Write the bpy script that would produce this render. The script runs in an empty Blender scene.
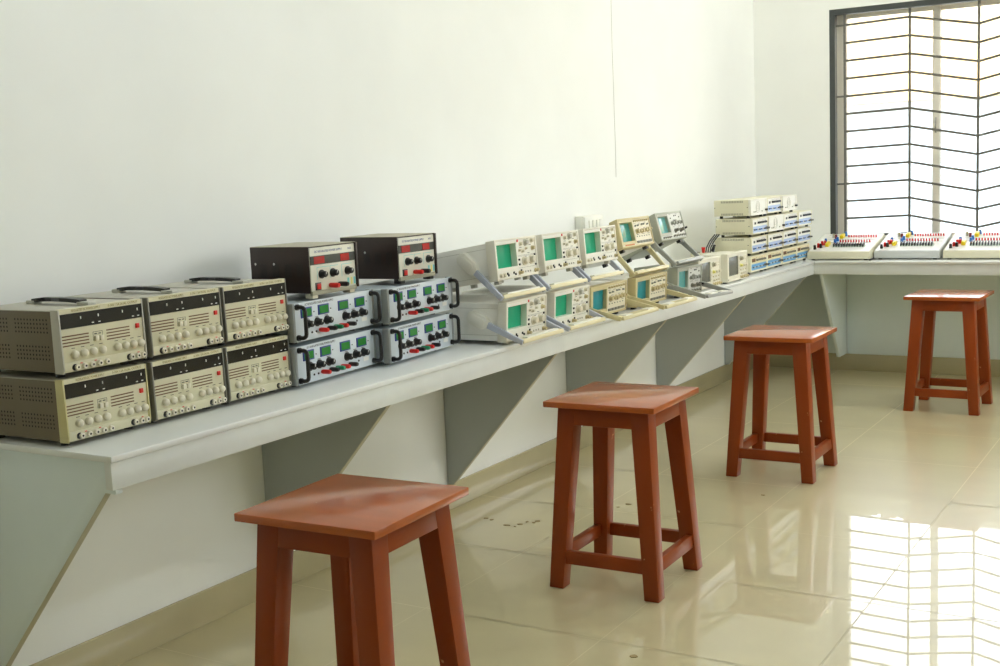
import bpy, bmesh, math, random
from mathutils import Vector, Matrix
random.seed(7)
SC = bpy.context.scene
COL = SC.collection
R = math.radians

# ------------------------------------------------------------------ materials
def lin(c):
    o = []
    for v in c:
        v /= 255.0
        o.append(v / 12.92 if v <= .04045 else ((v + .055) / 1.055) ** 2.4)
    return (*o, 1)

def mat(name, rgb, rough=.5, metal=0.0, spec=.5, var=.06, scale=12.0, stretch=(1, 1, 1), bump=0.0, coat=0.0, coat_rough=.08,
        spots=None, emit=0.0):
    m = bpy.data.materials.new(name); m.use_nodes = True
    nt = m.node_tree; b = nt.nodes['Principled BSDF']
    b.inputs['Roughness'].default_value = rough
    b.inputs['Metallic'].default_value = metal
    b.inputs['Specular IOR Level'].default_value = spec
    b.inputs['Coat Weight'].default_value = coat
    b.inputs['Coat Roughness'].default_value = coat_rough
    base = lin(rgb)
    b.inputs['Base Color'].default_value = base
    if var > 0:
        tc = nt.nodes.new('ShaderNodeTexCoord'); mp = nt.nodes.new('ShaderNodeMapping')
        mp.inputs['Scale'].default_value = stretch
        nz = nt.nodes.new('ShaderNodeTexNoise'); nz.inputs['Scale'].default_value = scale; nz.inputs['Detail'].default_value = 4
        nt.links.new(tc.outputs['Object'], mp.inputs['Vector']); nt.links.new(mp.outputs['Vector'], nz.inputs['Vector'])
        cr = nt.nodes.new('ShaderNodeValToRGB')
        cr.color_ramp.elements[0].position = .3; cr.color_ramp.elements[1].position = .7
        cr.color_ramp.elements[0].color = (*[v * (1 - var) for v in base[:3]], 1)
        cr.color_ramp.elements[1].color = (*[min(1, v * (1 + var)) for v in base[:3]], 1)
        nt.links.new(nz.outputs['Fac'], cr.inputs['Fac'])
        out = cr.outputs['Color']
        if spots:
            n2 = nt.nodes.new('ShaderNodeTexNoise'); n2.inputs['Scale'].default_value = spots[1]; n2.inputs['Detail'].default_value = 2
            nt.links.new(tc.outputs['Object'], n2.inputs['Vector'])
            c2 = nt.nodes.new('ShaderNodeValToRGB')
            c2.color_ramp.elements[0].position = spots[2]; c2.color_ramp.elements[1].position = spots[2] + .03
            nt.links.new(n2.outputs['Fac'], c2.inputs['Fac'])
            mx = nt.nodes.new('ShaderNodeMix'); mx.data_type = 'RGBA'
            mx.inputs['B'].default_value = lin(spots[0])
            nt.links.new(c2.outputs['Color'], mx.inputs['Factor']); nt.links.new(out, mx.inputs['A'])
            out = mx.outputs['Result']
        nt.links.new(out, b.inputs['Base Color'])
        if bump > 0:
            bp = nt.nodes.new('ShaderNodeBump'); bp.inputs['Strength'].default_value = bump; bp.inputs['Distance'].default_value = .002
            nt.links.new(nz.outputs['Fac'], bp.inputs['Height']); nt.links.new(bp.outputs['Normal'], b.inputs['Normal'])
    return m

M = {}
def D(k, *a, **kw): M[k] = mat(k, *a, **kw)
D('wall_paint', (244, 245, 240), rough=.6, var=.025, scale=2.2, bump=.05)
D('wall_rear', (236, 236, 228), rough=.6, var=.04)
D('ceiling_paint', (244, 243, 236), rough=.8, var=.02)
D('floor_tile', (208, 197, 156), rough=.34, spec=.5, coat=.75, coat_rough=.008, var=.05, scale=1.6, stretch=(1, 2.2, 1))
D('floor_dirt', (158, 138, 92), rough=.7, var=.1)
D('grout', (216, 207, 176), rough=.7, var=.05)
D('skirting_tile', (184, 174, 138), rough=.12, var=.08, scale=3)
D('worktop', (236, 238, 235), rough=.22, var=.03, scale=3)
D('fascia', (230, 233, 229), rough=.35, var=.03)
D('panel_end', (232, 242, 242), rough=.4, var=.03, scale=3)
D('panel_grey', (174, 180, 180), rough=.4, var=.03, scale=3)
D('panel_edge', (196, 192, 170), rough=.5, var=.04)
D('stool_paint', (136, 59, 19), rough=.34, spec=.2, var=.13, scale=5, stretch=(1, 1, .18), coat=.1, spots=((196, 140, 100), 34, .74))
D('stool_top', (170, 84, 30), rough=.4, spec=.1, var=.13, scale=6, stretch=(.35, 2.2, 1), coat=.85, coat_rough=.13, spots=((205, 160, 120), 22, .76))
D('frame_dark', (62, 66, 64), rough=.4, var=.1)
D('bar_iron', (104, 102, 94), rough=.45, var=.08)
D('sash', (242, 236, 222), rough=.4, var=.03)
D('case_taupe', (112, 100, 77), rough=.42, var=.03)
D('case_top', (188, 184, 170), rough=.45, var=.03)
D('cream', (212, 207, 176), rough=.4, var=.03)
D('cream_yellow', (203, 194, 140), rough=.4, var=.04)
D('bezel_white', (190, 188, 176), rough=.4, var=.03)
D('bezel_grey', (122, 120, 108), rough=.4, var=.04)
D('strip_yellow', (216, 211, 178), rough=.4, var=.03)
D('display_black', (26, 24, 22), rough=.12, var=.05)
D('black', (24, 23, 22), rough=.35, var=.08)
D('hole', (30, 26, 20), rough=.8, var=.02)
D('slot', (104, 72, 44), rough=.7, var=.04)
D('ivory', (224, 218, 196), rough=.3, var=.03)
D('post_white', (232, 226, 208), rough=.3, var=.02)
D('red', (214, 34, 26), rough=.3, var=.06)
D('red_dark', (120, 20, 16), rough=.3, var=.06)
D('red_window', (176, 40, 36), rough=.1, var=.08)
D('green', (20, 130, 84), rough=.3, var=.06)
D('chrome', (200, 200, 196), rough=.25, metal=.9, var=.02)
D('ink', (70, 68, 62), rough=.6, var=.02)
D('ink_olive', (138, 122, 30), rough=.6, var=.02)
D('mark_white', (238, 238, 232), rough=.4, var=.01)
D('steel_blue', (194, 205, 209), rough=.36, var=.03)
D('steel_blue_front', (212, 221, 226), rough=.36, var=.02)
D('steel_dark', (150, 154, 150), rough=.4, var=.03)
D('lcd_green', (52, 132, 58), rough=.2, var=.06)
D('lcd_frame', (28, 52, 132), rough=.35, var=.06)
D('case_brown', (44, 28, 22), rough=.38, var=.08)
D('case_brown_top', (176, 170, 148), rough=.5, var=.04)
D('panel_cream', (226, 224, 208), rough=.4, var=.02)
D('glass_grey', (78, 78, 72), rough=.12, var=.06)
D('cyan', (120, 205, 208), rough=.5, var=.03)
D('yellow', (238, 214, 40), rough=.35, var=.04)
D('pale_yellow', (232, 226, 130), rough=.5, var=.04)
D('scope_white', (246, 245, 238), rough=.42, var=.025)
D('scope_bezel', (231, 228, 213), rough=.42, var=.025)
D('scope_panel', (238, 236, 224), rough=.42, var=.02)
D('scope_hood', (196, 194, 182), rough=.5, var=.02)
D('scope_tan', (206, 193, 146), rough=.42, var=.03)
D('scope_tan_panel', (226, 220, 196), rough=.42, var=.02)
D('scope_grey', (172, 175, 160), rough=.42, var=.03)
D('scope_grey_panel', (214, 216, 208), rough=.42, var=.02)
D('scope_lcd', (230, 227, 208), rough=.42, var=.02)
D('crt_green', (22, 166, 124), rough=.4, var=.05)
D('crt_glossy', (60, 150, 140), rough=.04, var=.05)
D('crt_teal', (18, 134, 144), rough=.4, var=.05)
D('crt_pale', (110, 176, 172), rough=.07, var=.05)
D('lcd_grey', (112, 114, 106), rough=.2, var=.05)
D('arm_blue', (186, 192, 206), rough=.35, var=.03)
D('arm_tan', (214, 204, 160), rough=.4, var=.03)
D('arm_grey', (164, 167, 162), rough=.4, var=.03)
D('grip_cream', (232, 222, 182), rough=.45, var=.03)
D('grip_white', (240, 239, 226), rough=.5, var=.02)
D('knob_tan', (198, 184, 140), rough=.4, var=.05)
D('knob_grey', (152, 154, 144), rough=.4, var=.05)
D('orange_label', (206, 120, 50), rough=.5, var=.1)
D('generator_case', (224, 220, 192), rough=.42, var=.025)
D('generator_panel', (236, 234, 222), rough=.4, var=.02)
D('generator_panel_cream', (232, 220, 178), rough=.4, var=.02)
D('blue_pale', (168, 188, 222), rough=.4, var=.03)
D('blue_band', (92, 158, 206), rough=.4, var=.03)
D('vent_cream', (164, 161, 140), rough=.6, var=.03)
D('kit_cream', (226, 222, 196), rough=.4, var=.02)
D('kit_grey', (200, 203, 200), rough=.4, var=.02)
D('kit_face', (240, 239, 232), rough=.35, var=.015)
D('blue', (40, 110, 190), rough=.3, var=.05)
D('led_red', (206, 44, 44), rough=.25, var=.05)
D('switch_base', (186, 204, 178), rough=.4, var=.03)
D('socket_plastic', (236, 236, 226), rough=.35, var=.015)
D('facade_cream', (232, 206, 160), rough=.8, var=.06, scale=.6)
D('facade_blue', (196, 210, 222), rough=.8, var=.04, scale=.5)
D('outdoor_ground', (170, 165, 150), rough=.9, var=.1, scale=.5)

def glass_mat():
    m = bpy.data.materials.new('window_glass'); m.use_nodes = True
    nt = m.node_tree; nt.nodes.clear()
    o = nt.nodes.new('ShaderNodeOutputMaterial'); mx = nt.nodes.new('ShaderNodeMixShader')
    t = nt.nodes.new('ShaderNodeBsdfTransparent'); g = nt.nodes.new('ShaderNodeBsdfGlossy')
    f = nt.nodes.new('ShaderNodeFresnel'); f.inputs['IOR'].default_value = 1.45
    g.inputs['Roughness'].default_value = .02; t.inputs['Color'].default_value = (.96, .97, .97, 1)
    nt.links.new(f.outputs[0], mx.inputs[0]); nt.links.new(t.outputs[0], mx.inputs[1]); nt.links.new(g.outputs[0], mx.inputs[2])
    nt.links.new(mx.outputs[0], o.inputs['Surface'])
    return m
M['window_glass'] = glass_mat()

# ------------------------------------------------------------------ mesh helpers
class MB:
    def __init__(s): s.bm = bmesh.new()
    def hexa(s, c, bev=0.0, seg=2):
        """eight corners: bottom four counter-clockwise then top four"""
        b = s.bm if bev <= 0 else bmesh.new()
        v = [b.verts.new(p) for p in c]
        for f in ((3, 2, 1, 0), (4, 5, 6, 7), (0, 1, 5, 4), (1, 2, 6, 5), (2, 3, 7, 6), (3, 0, 4, 7)):
            b.faces.new([v[i] for i in f])
        if bev > 0:
            bmesh.ops.bevel(b, geom=b.edges[:], offset=bev, segments=seg, affect='EDGES', profile=.5)
            s.merge(b)
        return s
    def merge(s, b):
        me = bpy.data.meshes.new('tmp'); b.to_mesh(me); b.free(); s.bm.from_mesh(me); bpy.data.meshes.remove(me)
    def box(s, x0, x1, y0, y1, z0, z1, bev=0.0, seg=2):
        return s.hexa([(x0, y0, z0), (x1, y0, z0), (x1, y1, z0), (x0, y1, z0), (x0, y0, z1), (x1, y0, z1), (x1, y1, z1), (x0, y1, z1)], bev, seg)
    def cyl(s, p0, p1, r, r2=None, seg=14, rings=None):
        """lathe along p0-p1; rings = [(t, radius), ...] overrides r"""
        p0, p1 = Vector(p0), Vector(p1); d = p1 - p0
        a = d.normalized(); u = a.orthogonal().normalized(); w = a.cross(u)
        rings = rings or [(0, r), (1, r if r2 is None else r2)]
        L = []
        for t, q in rings:
            L.append([s.bm.verts.new(p0 + d * t + (u * math.cos(2 * math.pi * k / seg) + w * math.sin(2 * math.pi * k / seg)) * q) for k in range(seg)])
        for A, B in zip(L, L[1:]):
            for k in range(seg): s.bm.faces.new([A[k], A[(k + 1) % seg], B[(k + 1) % seg], B[k]])
        s.bm.faces.new(L[0][::-1]); s.bm.faces.new(L[-1])
        return s
    def prism(s, poly, axis, a, b, bev=0.0):
        """polygon in the two other axes (order x,y,z), extruded along axis"""
        bm = s.bm if bev <= 0 else bmesh.new()
        def P(p, t):
            q = list(p); q.insert(axis, t); return q
        A = [bm.verts.new(P(p, a)) for p in poly]; B = [bm.verts.new(P(p, b)) for p in poly]
        n = len(poly)
        bm.faces.new(A[::-1]); bm.faces.new(B)
        for k in range(n): bm.faces.new([A[k], A[(k + 1) % n], B[(k + 1) % n], B[k]])
        bmesh.ops.recalc_face_normals(bm, faces=bm.faces[:])
        if bev > 0:
            bmesh.ops.bevel(bm, geom=bm.edges[:], offset=bev, segments=2, affect='EDGES', profile=.5)
            s.merge(bm)
        return s
    def tube(s, pts, r, seg=8, closed=False):
        pts = [Vector(p) for p in pts]; n = len(pts); L = []
        prev = None
        for i, p in enumerate(pts):
            d = (pts[min(i + 1, n - 1)] - pts[max(i - 1, 0)]).normalized()
            u = d.orthogonal().normalized() if prev is None else (prev - d * prev.dot(d)).normalized()
            prev = u; w = d.cross(u)
            L.append([s.bm.verts.new(p + (u * math.cos(2 * math.pi * k / seg) + w * math.sin(2 * math.pi * k / seg)) * r) for k in range(seg)])
        for A, B in zip(L, L[1:]):
            for k in range(seg): s.bm.faces.new([A[k], A[(k + 1) % seg], B[(k + 1) % seg], B[k]])
        s.bm.faces.new(L[0][::-1]); s.bm.faces.new(L[-1])
        return s
    def build(s, name, m, parent=None, angle=35):
        bmesh.ops.recalc_face_normals(s.bm, faces=s.bm.faces[:])
        me = bpy.data.meshes.new(name); s.bm.to_mesh(me); s.bm.free()
        me.materials.append(M[m] if isinstance(m, str) else m)
        me.shade_smooth(); me.set_sharp_from_angle(angle=R(angle))
        o = bpy.data.objects.new(name, me); COL.objects.link(o)
        if parent: o.parent = parent
        return o

def lettering(body, size, parent, loc, width, m='ink', name='lettering', squash=None):
    """flat raised letters standing in the local y-z plane, reading along +y, facing +x"""
    cu = bpy.data.curves.new('t', 'FONT'); cu.body = body; cu.size = size; cu.extrude = .00015; cu.resolution_u = 2
    t = bpy.data.objects.new('t', cu); COL.objects.link(t)
    bpy.context.view_layer.update()
    me = bpy.data.meshes.new_from_object(t.evaluated_get(bpy.context.evaluated_depsgraph_get()))
    bpy.data.objects.remove(t); bpy.data.curves.remove(cu)
    xs = [v.co.x for v in me.vertices]; w = max(xs) - min(xs); x0 = min(xs)
    k = width / w if width else 1
    for v in me.vertices:
        x, y, z = v.co; v.co = (z, (x - x0) * k, y)
    me.materials.clear(); me.materials.append(M[m]); me.name = name
    o = bpy.data.objects.new(name, me); COL.objects.link(o); o.parent = parent; o.location = loc
    return o

def tag(o, label=None, cat=None, group=None, kind=None):
    if label: o['label'] = label
    if cat: o['category'] = cat
    if group: o['group'] = group
    if kind: o['kind'] = kind
    return o
def thing(name, label=None, cat=None, group=None):
    o = bpy.data.objects.new(name, None); COL.objects.link(o); o.empty_display_size = .05
    return tag(o, label, cat, group)
def copy_tree(o, parent=None):
    c = o.copy(); COL.objects.link(c); c.parent = parent
    for ch in list(o.children): copy_tree(ch, c)
    return c
def put(o, loc, rz=0.0, tilt=0.0):
    o.location = loc; o.rotation_euler = (0, -R(tilt), R(rz)); return o
def structure(o): o['kind'] = 'structure'; return o

def knob(parent, x, y, z, r, l, m, name='knob', dome=False, mark=None):
    """round control on a face looking along +x"""
    b = MB()
    if dome: rings = [(0, r * .92), (.25, r), (.6, r * .93), (.85, r * .68), (1, r * .3)]
    else: rings = [(0, r * 1.15), (.18, r * 1.15), (.2, r * .86), (.9, r * .8), (1, r * .68)]
    b.cyl((x, y, z), (x + l, y, z), r, seg=14, rings=rings)
    o = b.build(name, m, parent)
    if mark:
        c = MB(); c.box(x + l - .0004, x + l + .0005, y - r * .09, y + r * .09, z, z + r * .62); c.build('pointer', mark, o)
    return o
def post(parent, x, y, z, r, l, m, collar='black', name='binding_post', hole=True):
    b = MB(); b.cyl((x, y, z), (x + l, y, z), r, seg=12, rings=[(0, r * .8), (.15, r), (.8, r), (1, r * .8)])
    o = b.build(name, m, parent)
    if hole:
        h = MB(); h.cyl((x + l - .0005, y, z), (x + l + .0006, y, z), r * .38, seg=8); h.build('socket_hole', 'hole', o)
    return o

# ------------------------------------------------------------------ dimensions (metres)
H = .736                       # worktop height
BW = 7.565                     # back wall
CX, CZ = 2.628, 1.31
DX = .548                      # front edge of left worktop
DY = 7.0                       # front edge of back worktop
RX, RY, CH = 5.4, -2.6, 3.3    # right wall, rear wall, ceiling
WX0, WX1, WZ0, WZ1 = .482, 3.24, .80, 2.236   # window in back wall
X_END = 4.6                    # end of the back worktop

# ------------------------------------------------------------------ the room
def build_room():
    # floor: porcelain tiles with a hair of lippage and pale grout
    bm = bmesh.new()
    def quad(a, b, c, d, mi):
        f = bm.faces.new([bm.verts.new(p) for p in (a, b, c, d)]); f.material_index = mi
    T, G = .6, .0016
    xs = [1.145 + T * k for k in range(-3, 9)]; ys = [2.91 + .5945 * k for k in range(-10, 10)]
    rnd = random.Random(3)
    for x0, x1 in zip(xs, xs[1:]):
        for y0, y1 in zip(ys, ys[1:]):
            a, b_, e = [rnd.uniform(-.0006, .0006) for _ in range(3)]
            X0, X1, Y0, Y1 = max(x0 + G, -.02), min(x1 - G, RX + .02), max(y0 + G, RY), min(y1 - G, BW + .02)
            if X1 <= X0 or Y1 <= Y0: continue
            z = lambda x, y: -.0009 + a * (x - x0) / T + b_ * (y - y0) / T
            quad((X0, Y0, z(X0, Y0)), (X1, Y0, z(X1, Y0)), (X1, Y1, z(X1, Y1)), (X0, Y1, z(X0, Y1)), 0)
    zg = -.0022
    quad((-.1, RY - .1, zg), (RX + .1, RY - .1, zg), (RX + .1, BW + .1, zg), (-.1, BW + .1, zg), 1)
    for s in ((-.1, RY - .1, RX + .1, RY - .1), (RX + .1, RY - .1, RX + .1, BW + .1), (RX + .1, BW + .1, -.1, BW + .1), (-.1, BW + .1, -.1, RY - .1)):
        quad((s[0], s[1], zg), (s[0], s[1], -.12), (s[2], s[3], -.12), (s[2], s[3], zg), 1)
    quad((-.1, RY - .1, -.12), (-.1, BW + .1, -.12), (RX + .1, BW + .1, -.12), (RX + .1, RY - .1, -.12), 1)
    me = bpy.data.meshes.new('floor'); bm.to_mesh(me); bm.free()
    me.materials.append(M['floor_tile']); me.materials.append(M['grout'])
    o = bpy.data.objects.new('floor', me); COL.objects.link(o); structure(o)

    st = MB(); rs = random.Random(5)
    for x, y in ((.202, 3.819), (.234, 3.81), (.326, 3.77), (.364, 3.765), (.365, 3.801), (.373, 3.84), (.404, 3.839), (.408, 3.862), (.606, 4.154), (.624, 4.208), (1.065, 4.534), (1.279, 2.843)):
        ra = rs.uniform(.006, .013); st.prism([(x + ra * rs.uniform(.5, 1.2) * math.cos(a * .9), y + ra * rs.uniform(.4, 1) * math.sin(a * .9)) for a in range(7)], 2, -.002, .0006)
    structure(st.build('dirt_marks', 'floor_dirt', o))
    structure(MB().box(-.2, 0, RY - .2, BW + .22, -.12, CH).build('wall_left', 'wall_paint'))
    cr = MB().tube([(.0006, 5.487 + .006 * math.sin(k * 1.3) * (k % 3) * .25, 3.2 - k * .16) for k in range(13)], .0012, seg=5)
    structure(cr.build('crack', 'bezel_white', bpy.data.objects['wall_left']))
    b = MB()
    b.box(0, WX0, BW, BW + .22, -.12, CH); b.box(WX1, RX, BW, BW + .22, -.12, CH)
    b.box(WX0, WX1, BW, BW + .22, -.12, WZ0); b.box(WX0, WX1, BW, BW + .22, WZ1, CH)
    structure(b.build('wall_back', 'wall_paint'))
    # right wall with two window openings, behind the photographer's right shoulder
    b = MB(); ops = [(3.6, 6.8)]
    y = RY - .2
    for a, c in ops:
        b.box(RX, RX + .2, y, a, -.12, CH); b.box(RX, RX + .2, a, c, -.12, 1.45); b.box(RX, RX + .2, a, c, 3.0, CH); y = c
    b.box(RX, RX + .2, y, BW + .22, -.12, CH)
    structure(b.build('wall_right', 'wall_paint'))
    structure(MB().box(0, RX, RY - .2, RY, -.12, CH).build('wall_front', 'wall_rear'))
    structure(MB().box(-.2, RX + .2, RY - .2, BW + .22, CH, CH + .15).build('ceiling', 'ceiling_paint'))
    structure(MB().box(0, .012, RY, BW, -.001, .103, .002).build('baseboard_left', 'skirting_tile'))
    structure(MB().box(.012, RX, BW - .012, BW, -.001, .103, .002).build('baseboard_back', 'skirting_tile'))

    # window_1: dark frame, aluminium sashes, panes, chevron grille
    w = structure(thing('window_1'))
    w.location = (WX0, BW, WZ0)
    W, Hh = WX1 - WX0, WZ1 - WZ0
    def add(mb, name, m, par=w): return structure(mb.build(name, m, par))
    f = MB(); t = .034
    f.box(0, t, .004, .05, 0, Hh); f.box(W - t, W, .004, .05, 0, Hh); f.box(t, W - t, .004, .05, Hh - t, Hh); f.box(t, W - t, .004, .05, 0, t)
    add(f, 'window_frame', 'frame_dark')
    f = MB(); t2 = .070
    f.box(.004, .004 + t2, .12, .19, .0, Hh); f.box(W - t2 - .004, W - .004, .12, .19, 0, Hh)
    f.box(.004 + t2, W - .004 - t2, .12, .19, Hh - .028, Hh); f.box(.004 + t2, W - .004 - t2, .12, .19, 0, .028)
    add(f, 'window_frame', 'sash')
    # two sliding sashes
    for k, (x0, x1, y0) in enumerate(((.05, .630, .128), (.588, 1.38, .158), (1.338, 2.13, .128), (2.088, W - .05, .158))):
        s = MB(); q = .042; qv = .022
        ql = .012 if k == 0 else q
        s.box(x0, x0 + ql, y0, y0 + .024, .028, Hh - .028, .002); s.box(x1 - q, x1, y0, y0 + .024, .028, Hh - .028, .002)
        s.box(x0 + ql, x1 - q, y0, y0 + .024, Hh - .028 - qv, Hh - .028); s.box(x0 + ql, x1 - q, y0, y0 + .024, .028, .028 + qv)
        so = add(s, 'window_sash', 'sash')
        add(MB().box(x0 + ql, x1 - q, y0 + .009, y0 + .014, .028 + qv, Hh - .028 - qv), 'window_pane', 'window_glass', so)
        if k == 0:
            l = MB().tube([(x1 - .022, y0 - .003 - .012 * math.sin(i / 8 * math.pi), .66 + i / 8 * .09) for i in range(9)], .005)
            add(l, 'window_latch', 'chrome', so)
    # grille
    vx = [.088, .476, .866, 1.256, 1.646, 2.036, 2.426, W - .05]
    gy = .03
    g = MB()
    for x in vx: g.box(x - .007, x + .007, gy - .006, gy + .006, .004, Hh - .004)
    off = [-.012, 0, -.078, .006, -.078, .006, -.078, 0]
    zs = [2.150 - .1075 * k - WZ0 for k in range(14)]
    for z in zs:
        for i in range(len(vx) - 1):
            a = Vector((vx[i], gy, z + off[i])); c = Vector((vx[i + 1], gy, z + off[i + 1]))
            g.tube([a, c], .0076, seg=6)
    for k in (0, 4, 9):
        z = zs[k]
        g.tube([(.02, gy, z - .012), (vx[0], gy, z - .012)], .0055, seg=6); g.tube([(vx[-1], gy, z), (W - .02, gy, z)], .0055, seg=6)
    add(g, 'window_grille', 'bar_iron')
    # windows in the right wall
    for n, (a, c) in enumerate(ops):
        w2 = structure(thing('window_%d' % (n + 2))); w2.location = (RX, a, 1.45)
        L, Hh2 = c - a, 3.0 - 1.45
        f = MB()
        f.box(.08, .13, 0, .05, 0, Hh2); f.box(.08, .13, L - .05, L, 0, Hh2); f.box(.08, .13, .05, L - .05, 0, .05); f.box(.08, .13, .05, L - .05, Hh2 - .05, Hh2)
        f.box(.08, .13, L / 2 - .03, L / 2 + .03, .05, Hh2 - .05)
        structure(f.build('window_frame', 'sash', w2))
        for (p, q) in ((.05, L / 2 - .03), (L / 2 + .03, L - .05)):
            structure(MB().box(.10, .106, p, q, .05, Hh2 - .05).build('window_pane', 'window_glass', w2))
    # world outside
    structure(MB().box(-40, 45, BW + 1.2, 60, -.9, -.8).build('ground_outside', 'outdoor_ground'))
    b = MB(); b.box(-9, 12, 21, 26, -.8, 2.3); structure(b.build('exterior_wall', 'facade_blue'))
    b = MB(); b.box(-9, 12, 21.4, 26, 2.3, 4.4); b.box(-9, 12, 20.6, 21.4, 2.25, 2.45); b.box(-1.2, -.4, 21.2, 21.4, 2.45, 4.4); b.box(4.0, 4.8, 21.2, 21.4, 2.45, 4.4)
    structure(b.build('exterior_upper_wall', 'facade_cream'))
build_room()

# ------------------------------------------------------------------ benches
def build_benches():
    t = thing('worktop', 'long pale grey worktop along the left wall carrying the stacked instruments', 'worktop')
    t.location = (0, 1.755, H)
    y1 = BW - 1.755
    b = MB().box(.002, DX, 0, y1 - .002, -.016, 0, .003)
    b.build('slab', 'worktop', t)
    MB().box(DX - .03, DX - .008, .004, DY + .012 - 1.755, -.079, -.0165, .0015).build('fascia', 'fascia', t)
    t = thing('worktop', 'pale worktop below the barred window carrying the three trainer boards', 'worktop')
    t.location = (DX, DY, H)
    MB().box(.0005, X_END - DX, 0, BW - DY - .002, -.016, 0, .003).build('slab', 'worktop', t)
    MB().box(-.008, X_END - DX, .012, .034, -.079, -.0165, .0015).build('fascia', 'fascia', t)
    # triangular bracket panels
    ys = [1.775, 2.815, 3.862, 4.885, 5.915, 6.945]
    lab = ['tall light grey panel closing the near end of the left bench',
           'grey triangular bracket panel under the left bench behind the nearest stool',
           'grey triangular bracket panel under the bench behind the second nearest stool',
           'grey triangular bracket panel under the bench below the tan framed oscilloscopes',
           'grey triangular bracket panel below the grey screened oscilloscopes, beside the third stool',
           'grey triangular bracket panel deepest in the bench corner under the function generators']
    for k, y in enumerate(ys):
        if k == 0: poly = [(.002, .105), (.028, .105), (0.495, .643), (.53, .643), (.53, .654), (.518, .654), (.518, .7195), (.002, .7195)]
        else: poly = [(.002, .105), (.028, .105), (.516, .656), (.516, .7195), (.002, .7195)]
        th = .02
        t = thing('bracket_panel', lab[k], 'bracket', 'bracket panels under the left bench')
        t.location = (0, y, 0)
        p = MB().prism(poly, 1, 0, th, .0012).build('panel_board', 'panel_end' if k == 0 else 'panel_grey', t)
        poly = poly[1:]; d = Vector((poly[1][0] - poly[0][0], 0, poly[1][1] - poly[0][1])); n = Vector((d.z, 0, -d.x)).normalized() * .0012
        q = [Vector((poly[0][0], 0, poly[0][1])), Vector((poly[1][0], 0, poly[1][1]))]
        e = MB().hexa([q[0] + Vector((0, .001, 0)), q[0] + n + Vector((0, .001, 0)), q[0] + n + Vector((0, th - .001, 0)), q[0] + Vector((0, th - .001, 0)),
                       q[1] + Vector((0, .001, 0)), q[1] + n + Vector((0, .001, 0)), q[1] + n + Vector((0, th - .001, 0)), q[1] + Vector((0, th - .001, 0))])
        e.build('edge_band', 'panel_edge', t)
    for k, x in enumerate((.565, 1.95, 3.3)):
        t = thing('bracket_panel', ['pale triangular bracket panel against the window wall beside the bench corner',
                                    'pale triangular bracket panel under the window bench beyond the last stool',
                                    'pale triangular bracket panel at the far right of the window bench'][k], 'bracket', 'bracket panels under the window bench')
        t.location = (x, BW, 0)
        MB().prism([(-.009, .106), (-.17, .106), (-.53, .656), (-.53, .7195), (-.009, .7195)], 0, 0, .02, .0012).build('panel_board', 'panel_end', t)
    for x0, x1, l in ((.004, .562, 'grey backing board under the window bench, in the shaded bench corner'), (.588, X_END, 'pale grey backing board under the window bench behind the farthest stool')):
        t = thing('backing_board', l, 'board', 'backing boards under the window bench'); t.location = (x0, BW, 0)
        MB().box(0, x1 - x0, -.0075, -.0005, .106, .719, .0008).build('board', 'panel_end', t)
        if x0 > .5: MB().cyl((.03, -.0095, .625), (.03, -.007, .625), .005, seg=8).build('screw', 'hole', t)
build_benches()

# ------------------------------------------------------------------ stools
def make_stool():
    t = thing('wooden_stool')
    HS = .604; s = .188
    b = MB(); b.box(-s, s, -s, s, HS - .019, HS, .003)
    b.build('seat', 'stool_top', t)
    T, B = .153, .188; wt, wb = .060, .049; zt = HS - .019
    for sx in (-1, 1):
        for sy in (-1, 1):
            def rect(o, w, z):
                xa, xb = sorted((sx * o, sx * (o - w))); ya, yb = sorted((sy * o, sy * (o - w)))
                return [(xa, ya, z), (xb, ya, z), (xb, yb, z), (xa, yb, z)]
            MB().hexa(rect(B, wb, 0) + rect(T, wt, zt), .0025).build('leg', 'stool_paint', t)
    def oz(z): return B + (T - B) * z / zt
    for name, z0, z1, th in (('apron', zt - .058, zt, .02), ('stretcher', .080, .122, .022)):
        for k in range(4):
            inset = .0012 if name == 'apron' else .006
            o0, o1 = oz(z0) - inset, oz(z1) - inset
            l0, l1 = oz(z0) - .02, oz(z1) - .02
            c = [(-l0, -o0, z0), (l0, -o0, z0), (l0, -o0 + th, z0), (-l0, -o0 + th, z0), (-l1, -o1, z1), (l1, -o1, z1), (l1, -o1 + th, z1), (-l1, -o1 + th, z1)]
            rot = Matrix.Rotation(k * math.pi / 2, 3, 'Z')
            MB().hexa([rot @ Vector(p) for p in c], .002).build(name, 'stool_paint', t)
    return t
S = make_stool()
lab = ['nearest reddish brown wooden stool, its feet cut off by the photo edge',
       'reddish brown wooden stool standing second from the camera, feet all in view',
       'reddish brown wooden stool third from the camera, in front of the bench corner',
       'reddish brown wooden stool farthest from the camera, in front of the window bench']
for k, (x, y, rz) in enumerate(((.968, 2.066, 1.8), (.988, 3.424, 1.0), (1.010, 4.952, .3), (1.388, 6.560, -1.5))):
    o = S if k == 0 else copy_tree(S)
    put(o, (x, y, 0), rz); tag(o, lab[k], 'stool', 'wooden stools along the bench')

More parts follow.
